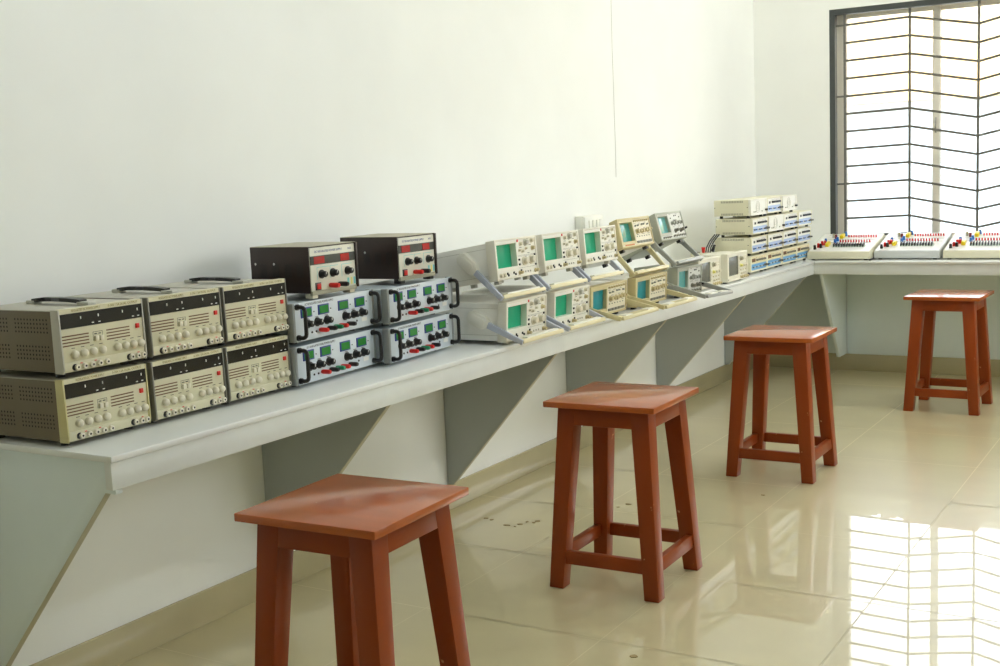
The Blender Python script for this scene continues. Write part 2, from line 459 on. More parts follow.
# ------------------------------------------------------------------ cream bench power supplies
def make_cream_supply(W, bezel, handle):
    """origin: front lower left corner, facing +x, width along +y"""
    t = thing('bench_power_supply')
    Z0, Z1, DP = .012, .158, .31
    h = Z1 - Z0
    b = MB().box(-DP, -.022, .003, W - .003, Z0 + .002, Z1 - .004, .002); case = b.build('case', 'case_taupe', t)
    MB().box(-DP + .002, -.022, .004, W - .004, Z1 - .0042, Z1 - .0028, .0005).build('pale_top', 'case_top', t)  # thin sheet on top, coloured paler than the case sides
    for (xa, za) in ((-.158, .092), (-.275, .092), (-.158, .030), (-.275, .030)):
        v = MB()
        for i in range(11 if xa > -.2 else 9):
            for j in range(4):
                x = xa + i * .0108; z = Z0 + za + j * .0095
                v.box(x, x + .0036, .0026, .0035, z, z + .0042)
        v.build('side_vent', 'hole', case)
    # bezel sides and front panel
    for y0, y1 in ((0, .0045), (W - .0035, W)):
        MB().prism([(-.03, Z0), (-.003, Z0), (0, Z0 + .012), (-.004, Z1), (-.03, Z1)], 1, y0, y1, .001).build('side_bezel', bezel, t)
    fp = MB().box(-.024, -.006, .0045, W - .0035, Z0 + .002, Z1, .001).build('front_panel', 'cream', t)
    ff = lambda u, q: (.0045 + u * (W - .008), Z1 - q * h)
    y0, z1 = ff(0, .0); y1, z0 = ff(1, .075)
    MB().box(-.0062, -.0048, y0, y1, z0, z1 - .0005).build('title_strip', 'strip_yellow', fp)
    lettering('REGULATED DC POWER SUPPLY', .008, fp, (-.0047, ff(.14, 0)[0], ff(0, .055)[1]), W * .33, 'ink_olive')
    lettering('0-30V / 2A DUAL OUTPUT', .008, fp, (-.0047, ff(.58, 0)[0], ff(0, .055)[1]), W * .36, 'ink_olive')
    y0, z1 = ff(0, .078); y1, z0 = ff(1, .305)
    d = MB().box(-.0065, -.0042, y0, y1, z0, z1).build('display_window', 'display_black', t)
    m = MB()
    for u in (.24, .45, .75, .94): y, z = ff(u, .16); m.box(-.0043, -.0036, y - .0012, y + .0012, z - .003, z + .003)
    for u in (.38, .46, .88, .95): y, z = ff(u, .265); m.box(-.0043, -.0038, y - .003, y + .003, z - .001, z + .001)
    m.build('indicator_mark', 'mark_white', d)
    for u0, u1 in ((.005, .325), (.54, .83)):
        s = MB()
        for j in range(4):
            y0, z = ff(u0, .425 + j * .05); y1, _ = ff(u1, 0); s.box(-.0062, -.0056, y0, y1, z - .0014, z + .0014)
        s.build('vent_slot', 'slot', fp)
    for u in (.405, .465):
        y, z = ff(u, .525); MB().box(-.006, .001, y - .005, y + .005, z - .006, z + .006, .001).build('push_button', 'ivory', t)
    y, z = ff(.375, .42); bmk = MB(); bmk.box(-.0062, -.0057, y, y + .028, z - .0005, z + .0005); bmk.box(-.0062, -.0057, y, y + .0008, z - .020, z); bmk.box(-.0062, -.0057, y + .0275, y + .0283, z - .020, z); bmk.box(-.0062, -.0057, y + .004, y + .012, z - .006, z - .0035); bmk.box(-.0062, -.0057, y + .016, y + .024, z - .006, z - .0035); bmk.build('button_marking', 'ink', fp)
    y, z = ff(.925, .43); MB().box(-.006, -.001, y - .0048, y + .0048, z - .0055, z + .0055, .001).build('power_switch', 'red', t)
    mk = MB()
    for u in (.135, .245, .355, .465, .655, .755, .855, .95):
        y, z = ff(u, .72); knob(t, -.006, y, z, .0098, .0125, 'ivory', dome=True)
        mk.box(-.0062, -.0057, y - .006, y + .004, z + .0135, z + .015)
    mk.build('knob_marking', 'ink', fp)
    y0, z1 = ff(.01, .835); y1, z0 = ff(.99, .985)
    MB().box(-.007, -.0035, y0, y1, z0, z1, .0008).build('terminal_ledge', 'cream', t)
    for k, u in enumerate((.14, .23, .32, .41, .50, .81, .89, .96)):
        y, z = ff(u, .92)
        p = post(t, -.0035, y, z, .0068, .008, 'post_white')
        if k in (0, 5):
            MB().cyl((-.0036, y - .004, z), (-.001, y - .004, z), .0078, seg=14).build('nut', 'black', p)
    tk = MB(); tb = MB()
    for u in (.19, .36, .90): y, z = ff(u, .868); tk.box(-.006, -.002, y, y + .005, z - .001, z + .0008)
    tk.build('terminal_marker', 'red', fp)
    for sx in (-DP + .03, -.05):
        for sy in (.03, W - .03): MB().cyl((sx, sy, 0), (sx, sy, Z0 + .002), .011, seg=12).build('foot', 'black', t)
    if handle:
        yc, z = W / 2 + .0, Z1 - .003
        hd = MB(); N = 10
        for k in range(N):
            a, c = k / N, (k + 1) / N
            xa, xb = -.235 + a * .17, -.235 + c * .17
            za, zb = z + .009 + .004 * math.sin(math.pi * a) ** .6, z + .009 + .004 * math.sin(math.pi * c) ** .6
            hd.hexa([(xa, yc - .011, za - .005), (xb, yc - .011, zb - .005), (xb, yc + .011, zb - .005), (xa, yc + .011, za - .005),
                     (xa, yc - .011, za + .004), (xb, yc - .011, zb + .004), (xb, yc + .011, zb + .004), (xa, yc + .011, za + .004)])
        bmesh.ops.remove_doubles(hd.bm, verts=hd.bm.verts[:], dist=1e-5)
        ho = hd.build('carrying_handle', 'black', t)
        for xa, xb in ((-.255, -.225), (-.075, -.035)):
            MB().box(xa, xb, yc - .012, yc + .012, z, z + .009, .002).build('handle_bracket', 'bezel_white', ho)
    return t

CS = {('bezel_white', 1): 0, ('cream_yellow', 0): 0, ('bezel_grey', 1): 0, ('bezel_grey', 0): 0}
WS = .249
where = ['at the near bench end', 'of the middle stack', 'beside the blue grey supplies']
for k, (y, zlow, zhigh) in enumerate(((1.772, H, H + .1585), (2.035, H, H + .1585), (2.292, H, H + .1585))):
    for lev in (0, 1):
        key = (('cream_yellow' if lev == 0 else 'bezel_white') if k == 0 else 'bezel_grey', lev)
        if key not in CS: CS[key] = 0
        if not CS[key]:
            CS[key] = make_cream_supply(WS, *key); o = CS[key]
        else: o = copy_tree(CS[key])
        put(o, (.392, y + (.004 if lev else 0), zhigh if lev else zlow), .5)
        look = {('cream_yellow', 0): 'cream power supply with yellowed side bezel, lower one %s' % where[k],
                ('bezel_white', 1): 'cream power supply with pale side bezel, upper one %s' % where[k],
                ('bezel_grey', 0): 'cream power supply with dark grey bezel, lower one %s' % where[k],
                ('bezel_grey', 1): 'cream power supply with black top handle, upper one %s' % where[k]}[key]
        tag(o, look, 'power supply', 'cream bench power supplies stacked at the near end')

# ------------------------------------------------------------------ blue grey dual supplies with rack handles
def make_blue_supply():
    t = thing('dual_power_supply')
    W, Z0, Z1, DP = .415, .012, .121, .2
    h = Z1 - Z0
    MB().box(-DP, -.004, .012, W - .012, Z0 + .002, Z1 - .003, .002).build('case', 'steel_blue', t)
    for y0, y1 in ((0, .010), (W - .010, W)): MB().box(-.022, .001, y0, y1, Z0, Z1, .001).build('side_flange', 'steel_dark', t)
    fp = MB().box(-.006, 0, .010, W - .010, Z0, Z1, .001).build('front_panel', 'steel_blue_front', t)
    ff = lambda u, q: (u * W, Z1 - q * h)
    for u in (.150, .352, .594, .806):
        y, z = ff(u, .27); fr = MB().box(-.001, .003, y - .026, y + .026, z - .0145, z + .0145, .001).build('meter_frame', 'lcd_frame', t)
        MB().box(.002, .0036, y - .0215, y + .0215, z - .0108, z + .0108).build('meter_screen', 'lcd_green', fr)
    for u in (.16, .27, .385, .61, .72, .825):
        y, z = ff(u, .575); knob(t, 0, y, z, .0115, .02, 'black', mark='mark_white')
    for u, m in ((.30, 'red'), (.40, 'black'), (.475, 'green'), (.54, 'red'), (.64, 'black')):
        y, z = ff(u, .80); post(t, 0, y, z, .0068, .030, m, hole=False)
    mk = MB()
    for u, q in ((.205, .82), (.255, .82), (.76, .78), (.24, .29), (.44, .29), (.685, .29), (.895, .29)):
        y, z = ff(u, q); mk.cyl((-.0002, y, z), (.0018, y, z), .0032 if q > .5 else .0018, seg=8)
    mk.build('panel_jack', 'black', fp)
    lettering('DC REGULATED DUAL POWER SUPPLY', .009, fp, (.0004, ff(.14, 0)[0], ff(0, .095)[1]), W * .34)
    mk = MB()
    for u in (.16, .27, .385, .61, .72, .825): y, z = ff(u, .44); mk.box(0, .0005, y - .008, y + .008, z - .0008, z + .0008)
    mk.build('knob_marking', 'ink', fp)
    y, z = ff(.86, .78); MB().box(-.0005, .0008, y - .014, y + .014, z - .006, z + .006).build('label_plate', 'mark_white', fp)
    for y in (.018, W - .018):
        za, zb, r, p = Z0 + .012, Z1 - .010, .006, .030
        pts = [(0, y, zb), (p - .012, y, zb)] + [(p - .012 + .012 * math.sin(a), y, zb - .012 + .012 * math.cos(a)) for a in (R(30), R(60), R(90))]
        pts += [(p - .012 + .012 * math.cos(a), y, za + .012 - .012 * math.sin(a)) for a in (0, R(30), R(60), R(90))] + [(0, y, za)]
        ho = MB().tube(pts, r, seg=8).build('rack_handle', 'black', t)
        for z in (za, zb): MB().cyl((-.001, y, z), (.007, y, z), .0085, seg=12).build('handle_ferrule', 'black', ho)
    for sx in (-DP + .04, -.05):
        for sy in (.06, W - .06): MB().cyl((sx, sy, 0), (sx, sy, Z0 + .003), .012, seg=12).build('foot', 'black', t)
    return t
BS = make_blue_supply()
hb = .1222
for k, (x, y, z, rz, l) in enumerate((
        (.402, 2.545, H, 4.2, 'blue grey dual supply with four green meters, lower one beside the cream supplies'),
        (.402, 2.547, H + hb, 4.2, 'blue grey dual supply with green meters, directly under the nearer brown supply'),
        (.420, 2.962, H, 4.6, 'blue grey dual supply with four green meters, lower one beside the oscilloscopes'),
        (.420, 2.966, H + hb, 4.6, 'blue grey dual supply with green meters, directly under the farther brown supply'))):
    o = BS if k == 0 else copy_tree(BS)
    put(o, (x, y, z), rz); tag(o, l, 'power supply', 'blue grey dual supplies with black rack handles')

# ------------------------------------------------------------------ dark brown supplies on top
def make_brown_supply(foot, W, lift, DP):
    t = thing('regulated_power_supply')
    Z0, Z1 = lift, lift + .132
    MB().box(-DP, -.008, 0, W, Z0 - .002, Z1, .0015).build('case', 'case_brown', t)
    MB().box(-DP + .001, -.004, .001, W - .001, Z1 - .0003, Z1 + .0009).build('pale_top', 'case_brown_top', t)
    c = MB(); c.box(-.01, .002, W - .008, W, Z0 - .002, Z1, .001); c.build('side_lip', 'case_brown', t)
    for x in (-.188, -.142, -.096, -.052):
        v = MB()
        for i in range(5): v.box(x + i * .005, x + i * .005 + .002, -.0006, .0004, Z0 + .045, Z0 + .083)
        v.build('side_vent', 'black', t)
    sc = MB()
    for x in (-.206, -.136): sc.cyl((x, -.0012, Z0 + .083), (x, .001, Z0 + .083), .004, seg=8)
    sc.build('screw', 'chrome', t)
    fp = MB().box(-.010, -.004, .003, W - .008, Z0 + .004, Z1 - .004, .001).build('front_panel', 'panel_cream', t)
    h = Z1 - Z0 - .008
    ff = lambda u, q: (.003 + u * (W - .011), Z1 - .004 - q * h)
    lettering('DC REGULATED POWER SUPPLY', .009, fp, (-.0038, ff(.1, 0)[0], ff(0, .12)[1]), W * .58, 'lcd_frame')
    lettering('302', .008, fp, (-.0038, ff(.84, 0)[0], ff(0, .12)[1]), W * .08, 'lcd_frame')
    y0, z1 = ff(0, .19); y1, z0 = ff(1, .395)
    d = MB().box(-.006, -.003, y0, y1, z0, z1).build('display_window', 'glass_grey', t)
    for u0, u1 in ((.07, .30), (.66, .86)):
        a, b = ff(u0, .21), ff(u1, .375); MB().box(-.004, -.0022, a[0], b[0], b[1], a[1]).build('meter_screen', 'red_window', d)
    fr = MB()
    for u0, u1, q0, q1 in ((.13, .40, .46, .75), (.42, .60, .46, .75), (.68, .92, .46, .75)):
        a, b = ff(u0, q0), ff(u1, q1)
        fr.box(-.0042, -.0036, a[0], b[0], a[1] - .0006, a[1] + .0006); fr.box(-.0042, -.0036, a[0], a[0] + .001, b[1], a[1])
    fr.build('knob_marking', 'cyan', fp)
    for u in (.22, .47, .81):
        y, z = ff(u, .625); knob(t, -.004, y, z, .0112, .019, 'black', mark='mark_white')
    y, z = ff(.135, .90); s = MB().box(-.006, -.001, y - .012, y + .012, z - .011, z + .011, .001).build('power_switch', 'black', t)
    MB().box(-.002, .002, y - .008, y + .008, z - .008, z + .008, .001).build('rocker', 'red', s)
    for u, m in ((.40, 'red'), (.60, 'black')):
        y, z = ff(u, .915); post(t, -.004, y, z, .0075, .034, m, hole=False)
    for u0, u1, m in ((.80, .845, 'cyan'), (.88, .915, 'pale_yellow'), (.945, .985, 'cyan')):
        a, b = ff(u0, .80), ff(u1, .965); MB().box(-.0045, -.0035, a[0], b[0], b[1], a[1]).build('sticker', m, fp)
    MB().box(-.012, -.002, .003, W - .008, Z0 - .008, Z0 + .004, .001).build('bottom_strip', 'vent_cream', t)
    for sx in (-DP + .03, -.02):
        for sy in (.02, W - .025): MB().box(sx - .014, sx + .014, sy - .012, sy + .012, 0, Z0 - .001, .002).build('foot', foot, t)
    return t
zt = H + 2 * hb + .0015
put(tag(make_brown_supply('ivory', .220, .018, .226), 'dark brown regulated supply with red displays, nearer one standing on cream feet', 'power supply', 'dark brown supplies on top'), (.392, 2.650, zt), 1.0)
put(tag(make_brown_supply('black', .208, .018, .236), 'dark brown regulated supply with red displays, farther one standing on black feet', 'power supply', 'dark brown supplies on top'), (.385, 3.090, zt), 0)

# ------------------------------------------------------------------ oscilloscopes
def make_scope(W, h, DP, body, bezel, panel, screen, kind, arm, grip, pivot, bar, gripw=.030, feet=.012, rake=0):
    """origin: front lower left of the bezel at the underside of its feet, face looking along +x. pivot, bar: (x, z) in local axes"""
    t = thing('oscilloscope')
    Z0, Z1 = feet, feet + h
    bd = {'white': .037, 'tan': .04, 'grey': .045, 'lcd': .034}[kind]
    bx = MB().box(-DP, -bd + .002, .009, W - .009, Z0 + .003, Z1 - .005, .004).build('case', body, t)
    g = MB()
    for z in (Z1 - .024, Z0 + .022): g.box(-DP + .01, -bd, .0084, .0092, z, z + .0012); g.box(-DP + .01, -bd, W - .0092, W - .0084, z, z + .0012)
    g.build('side_seam', 'scope_hood', bx)
    # bezel: a deep ring
    b = MB(); rm = .008
    su0, su1, sv1 = {'white': (.03, .51, .76), 'tan': (.05, .44, .86), 'grey': (.06, .44, .80), 'lcd': (.07, .56, .86)}[kind]
    b.box(-bd, 0, 0, rm, Z0, Z1, .0025); b.box(-bd, 0, W - rm, W, Z0, Z1, .0025)
    b.box(-bd, 0, rm - .003, W - rm + .003, Z1 - rm, Z1, .0025); b.box(-bd, 0, rm - .003, W - rm + .003, Z0, Z0 + rm, .0025)
    b.build('bezel', bezel, t)
    ff = lambda u, q: (u * W, Z1 - q * h)
    ya, yb = su0 * W, su1 * W; zb, zt_ = Z1 - sv1 * h, Z1 - rm
    hd = MB()                                            # screen hood: four walls and a floor
    hd.box(-bd, -.002, rm - .002, ya + .004, zb, zt_ + .001); hd.box(-bd, -.001, yb - .004, yb + .003, zb, zt_ + .001)
    hd.box(-bd, -.001, ya, yb, zt_ - .010, zt_ + .001); hd.box(-bd, -.001, rm - .002, yb + .003, zb - .004, zb + .008)
    hd.build('screen_hood', bezel if kind != 'white' else 'scope_panel', t)
    inset = {'white': .025, 'tan': .018, 'grey': .014, 'lcd': .006}[kind]
    MB().box(-bd, -inset, ya + .003, yb - .003, zb + .006, zt_ - .008, .001).build('screen', screen, t)
    cp = MB(); cp.box(-bd, -.004, yb + .002, W - rm + .001, Z0 + rm - .001, Z1 - rm + .001)
    if sv1 < .97: cp.box(-bd, -.0035, rm - .001, W - rm + .001, Z0 + rm - .001, zb - .003)
    fp = cp.build('control_panel', panel, t)
    X = -.004
    mk = MB(); inkm = MB()
    def K(u, q, r, l, m='ivory', dome=False): y, z = ff(u, q); return knob(t, X, y, z, r, l, m, dome=dome)
    def Bt(u, q, w, hh, m='black', l=.003, name='push_button'): y, z = ff(u, q); return MB().box(X, X + l, y - w / 2, y + w / 2, z - hh / 2, z + hh / 2, .0006).build(name, m, t)
    def bnc(u, q, m='chrome'):
        y, z = ff(u, q); return MB().cyl((X, y, z), (X + .016, y, z), .006, seg=12, rings=[(0, .0075), (.2, .0075), (.22, .0052), (1, .0052)]).build('input_connector', m, t)
    if kind == 'white':
        for v0, v1 in ((.03, .46), (.48, .77)):          # outlined control groups
            a, c = ff(.53, v0), ff(.97, v1)
            for (p, q, r, s) in ((a[0], c[0], a[1] - .0006, a[1]), (a[0], c[0], c[1], c[1] + .0006), (a[0], a[0] + .0006, c[1], a[1])): inkm.box(X - .0002, X + .0003, p, q, r, s)
        Bt(.545, .085, .009, .009, 'red')
        K(.615, .17, .0075, .011); K(.735, .15, .011, .013, 'scope_hood'); K(.89, .12, .0075, .011)
        K(.58, .33, .005, .009); K(.65, .36, .006, .010); K(.74, .30, .005, .009); K(.90, .31, .0075, .012, 'knob_tan')
        K(.68, .61, .0140, .017, 'ivory'); K(.84, .60, .0140, .017, 'ivory')
        for u, q in ((.555, .56), (.555, .68), (.94, .48), (.95, .73), (.58, .83)): Bt(u, q, .007, .007, 'black', .004)
        K(.09, .885, .0075, .010); K(.165, .885, .0075, .010)
        for u in (.25, .27, .40, .44): Bt(u, .86 if u in (.25, .40) else .90, .006, .008, 'black', .004)
        for u in (.54, .93): bnc(u, .885, 'knob_tan')
        for u in (.68, .74, .80): Bt(u, .88, .005, .006, 'chrome', .003)
        for u, q in ((.80, .06), (.85, .22), (.62, .26), (.80, .42), (.72, .50), (.90, .52)): y, z = ff(u, q); inkm.box(X - .0002, X + .0003, y - .008, y + .008, z - .0008, z + .0008)
    elif kind == 'tan':
        for k in range(7): K(.50 + k * .068, .13, .0046, .009, 'knob_tan')
        for u, q in ((.52, .30), (.60, .29), (.72, .27), (.78, .27), (.90, .28)): K(u, q, .004, .008, 'knob_grey')
        for u, q, r in ((.54, .50, .010), (.62, .50, .008), (.70, .50, .010), (.80, .49, .008), (.88, .48, .010), (.95, .47, .006)): K(u, q, r, .014, 'knob_tan')
        for k in range(6): Bt(.52 + k * .075, .67, .005, .004, 'knob_grey', .003)
        for k in range(10): Bt(.50 + k * .047, .86, .008, .010, 'knob_grey' if k % 2 else 'bezel_grey', .005)
        y, z = ff(.25, .93); MB().box(-.0036, -.0028, y - .045, y + .045, z - .005, z + .005).build('label_strip', 'orange_label', fp)
        for u, q in ((.52, .22), (.66, .22), (.84, .21), (.60, .40), (.80, .39), (.56, .60), (.74, .59), (.9, .6)): y, z = ff(u, q); inkm.box(X - .0002, X + .0003, y - .010, y + .010, z - .0007, z + .0007)
    elif kind == 'grey':
        for u, q, r in ((.56, .42, .008), (.66, .40, .012), (.78, .42, .008), (.90, .42, .008)): K(u, q, r, .014, 'knob_grey')
        K(.62, .70, .009, .02, 'bezel_grey'); K(.82, .70, .009, .022, 'bezel_grey'); K(.92, .68, .006, .024, 'black')
        for k in range(5): K(.52 + k * .1, .88, .0052, .012, 'knob_grey')
        for k in range(4): K(.12 + k * .08, .90, .0045, .010, 'knob_grey')
        for u, q in ((.70, .16), (.76, .16), (.88, .22), (.55, .24)): Bt(u, q, .006, .005, 'black', .003)
        for u, q in ((.56, .10), (.8, .10), (.60, .55), (.80, .55), (.7, .80)): y, z = ff(u, q); inkm.box(X - .0002, X + .0003, y - .010, y + .010, z - .0007, z + .0007)
    else:
        K(.68, .25, .011, .014, 'vent_cream')
        for u in (.79, .86, .93): Bt(u, .20, .010, .006, 'ivory', .003); Bt(u, .29, .010, .006, 'ivory', .003)
        for u in (.68, .80, .92): K(u, .50, .008, .012, 'pale_yellow' if u == .68 else 'ivory')
        for u in (.68, .80, .92): Bt(u, .66, .010, .006, 'knob_tan', .003)
        for u in (.70, .80, .90): K(u, .78, .0055, .010, 'ivory')
        for u in (.67, .76, .85, .94): bnc(u, .91, 'knob_tan')
        for k in range(5): Bt(.60, .22 + k * .13, .006, .006, 'ivory', .003)
        for u, q in ((.2, .05), (.62, .95)): y, z = ff(u, q); inkm.box(X - .0002, X + .0014, y - .012, y + .012, z - .0010, z + .0010)
        y, z = ff(.05, .93); Bt(.06, .92, .006, .005, 'bezel_grey', .003)
    inkm.build('panel_marking', 'ink', fp); mk.bm.free()
    for sx in (-DP + .03, -.03):
        for sy in (.045, W - .045): MB().box(sx - .010, sx + .010, sy - .010, sy + .010, 0, Z0 + .004, .002).build('foot', 'black' if kind != 'white' else 'scope_hood', t)
    if arm:
        (px, pz), (qx, qz) = pivot, bar
        a, c = Vector((px, 0, pz)), Vector((qx, 0, qz)); d = (c - a).normalized(); n = Vector((-d.z, 0, d.x)) * .011
        e = c - d * .010
        gr = MB(); hw = gripw / 2
        gr.hexa([(e.x - hw, -.002, e.z - .008), (e.x + hw, -.002, e.z - .008), (e.x + hw, W + .002, e.z - .008), (e.x - hw, W + .002, e.z - .008),
                 (e.x - hw * .9, -.002, e.z + .006), (e.x + hw * .9, -.002, e.z + .006), (e.x + hw * .9, W + .002, e.z + .006), (e.x - hw * .9, W + .002, e.z + .006)], .003)
        ho = gr.build('handle', grip, t)
        for y0, y1 in ((-.010, .001), (W - .001, W + .010)):
            P = [a + d * .02 - n, c - n * .8, c + n * .8, a + d * .02 + n]
            MB().prism([(p.x, p.z) for p in P], 1, y0, y1, .0015).build('handle_arm', arm, ho)
        if kind == 'white':
            MB().box(e.x - hw * .75, e.x + hw * .7, .03, W - .03, e.z + .004, e.z + .0115, .003).build('grip_pad', 'grip_white', ho)
        else:
            for y0 in (.03, W - .09):
                MB().box(e.x - hw * .75, e.x + hw * .7, y0, y0 + .06, e.z + .004, e.z + .009, .002).build('grip_pad', 'grip_white', ho)
        for ys, s in ((.009, -1), (W - .009, 1)):
            pts = []
            hw_ = .023 if kind == 'white' else .014
            for (l, w) in ((-.044, -hw_ * .5), (-.032, -hw_), (.026, -hw_), (.042, -hw_ * .5), (.042, hw_ * .5), (.026, hw_), (-.032, hw_), (-.044, hw_ * .5)):
                p = a + d * l + Vector((-d.z, 0, d.x)) * w; pts.append((p.x, p.z))
            y0, y1 = sorted((ys, ys + s * .021))
            pm = MB().prism(pts, 1, y0, y1, .0015)
            cx_, cz_ = sum(p[0] for p in pts) / 8, sum(p[1] for p in pts) / 8
            pm.prism([(cx_ + (p[0] - cx_) * .68, cz_ + (p[1] - cz_) * .62) for p in pts], 1, y0 - .003, y1 + .003, .001)
            pv = pm.build('handle_pivot', panel if kind == 'white' else arm, ho)
    if rake:
        k = math.tan(R(rake))
        def shear(o):
            for v in o.data.vertices:
                if v.co.x > -bd - .012: v.co.x += (v.co.z - Z0) * k
            for ch in o.children: shear(ch)
        for ch in t.children:
            if not ch.name.startswith(('handle', 'foot')): shear(ch)
    return t

def local_bar(root, tilt, bar):
    """world (x, z) of a bar relative to the root turned into the tilted local axes"""
    dx, dz = bar[0] - root[0], bar[1] - root[1]; c, s = math.cos(R(tilt)), math.sin(R(tilt))
    return (dx * c + dz * s, -dx * s + dz * c)

g1 = 'white oscilloscopes with green screens'
def white(tilt, root, bar, pivot):
    lb = local_bar(root, tilt, bar)
    return make_scope(.285, .138, .37 if tilt else .40, 'scope_white', 'scope_bezel', 'scope_panel', 'crt_green', 'white', 'arm_blue', 'grip_cream', pivot, lb, rake=3 if tilt == 0 else 5)
Z = H
o1 = white(0, (.545, Z), (.610, Z + .016), (-.106, .087))
put(tag(o1, 'white oscilloscope on the bench beside the blue grey supplies, handle folded down in front', 'oscilloscope', g1), (.545, 3.458, Z), .5)
o2 = copy_tree(o1)
put(tag(o2, 'white oscilloscope on the bench, second from the blue grey supplies', 'oscilloscope', g1), (.545, 3.797, Z), .5)
zc = Z + .150
p1 = white(9, (.530, zc + .0605), (.545, zc + .012), (-.106, .087))
put(tag(p1, 'tilted white oscilloscope on the upper row, nearest to the brown supplies', 'oscilloscope', g1), (.530, 3.448, zc + .0605), 0, 9)
p2 = copy_tree(p1); put(tag(p2, 'tilted white oscilloscope in the middle of the three upper green screens', 'oscilloscope', g1), (.527, 3.782, zc + .0600), 0, 9)
p3 = copy_tree(p1); put(tag(p3, 'tilted white oscilloscope on the upper row, beside the tall tilted tan oscilloscope', 'oscilloscope', g1), (.524, 4.113, zc + .0600), 0, 9)

g2 = 'tan framed oscilloscopes'
def tan(tilt, root, bar, pivot):
    return make_scope(.322, .122, .27, 'scope_white', 'scope_tan', 'scope_tan_panel', 'crt_teal' if tilt == 0 else 'crt_glossy', 'tan', 'arm_tan', 'arm_tan', pivot, local_bar(root, tilt, bar), gripw=.045, rake=3 if tilt == 0 else 10)
o3 = tan(0, (.535, Z), (.665, Z + .016), (-.06, .060))
put(tag(o3, 'tan framed oscilloscope with teal screen on the bench, beside the white ones', 'oscilloscope', g2), (.535, 4.112, Z), 0)
o4 = copy_tree(o3); put(tag(o4, 'tan framed oscilloscope with teal screen on the bench, directly under the tall tilted tan one', 'oscilloscope', g2), (.545, 4.500, Z), 0)
zc4 = Z + .134
p4 = tan(22, (.500, zc4 + .111), (.545, zc4 + .010), (-.05, .035))
put(tag(p4, 'tan framed oscilloscope steeply tilted on its handle in the upper row', 'oscilloscope', g2), (.500, 4.501, zc4 + .111), 0, 22)

g3 = 'grey framed oscilloscopes'
def grey(tilt, root, bar, pivot, W):
    return make_scope(W, .126, .235, 'scope_grey', 'scope_grey', 'scope_grey_panel', 'crt_pale', 'grey', 'arm_grey', 'arm_grey', pivot, local_bar(root, tilt, bar), gripw=.045, rake=3 if tilt == 0 else 10)
o5 = grey(0, (.55, Z), (.70, Z + .016), (-.05, .060), .206)
put(tag(o5, 'grey framed oscilloscope with pale screen on the bench, under the tilted grey one', 'oscilloscope', g3), (.545, 4.938, Z), -10)
p5 = grey(25, (.490, zc4 + .113), (.55, zc4 + .017), (-.05, .035), .296)
put(tag(p5, 'grey framed oscilloscope steeply tilted on its handle, topmost before the wall corner', 'oscilloscope', g3), (.490, 4.926, zc4 + .113), 0, 25)

g4 = 'cream oscilloscopes with grey flat screens'
o6 = make_scope(.285, .140, .15, 'scope_lcd', 'scope_lcd', 'scope_lcd', 'lcd_grey', 'lcd', None, None, None, None, feet=.008)
put(tag(o6, 'cream oscilloscope with grey flat screen, beside the grey framed oscilloscope', 'oscilloscope', g4), (.535, 5.222, Z), 0)
o7 = copy_tree(o6); put(tag(o7, 'cream oscilloscope with grey flat screen, beside the function generator stack', 'oscilloscope', g4), (.535, 5.600, Z), 0)

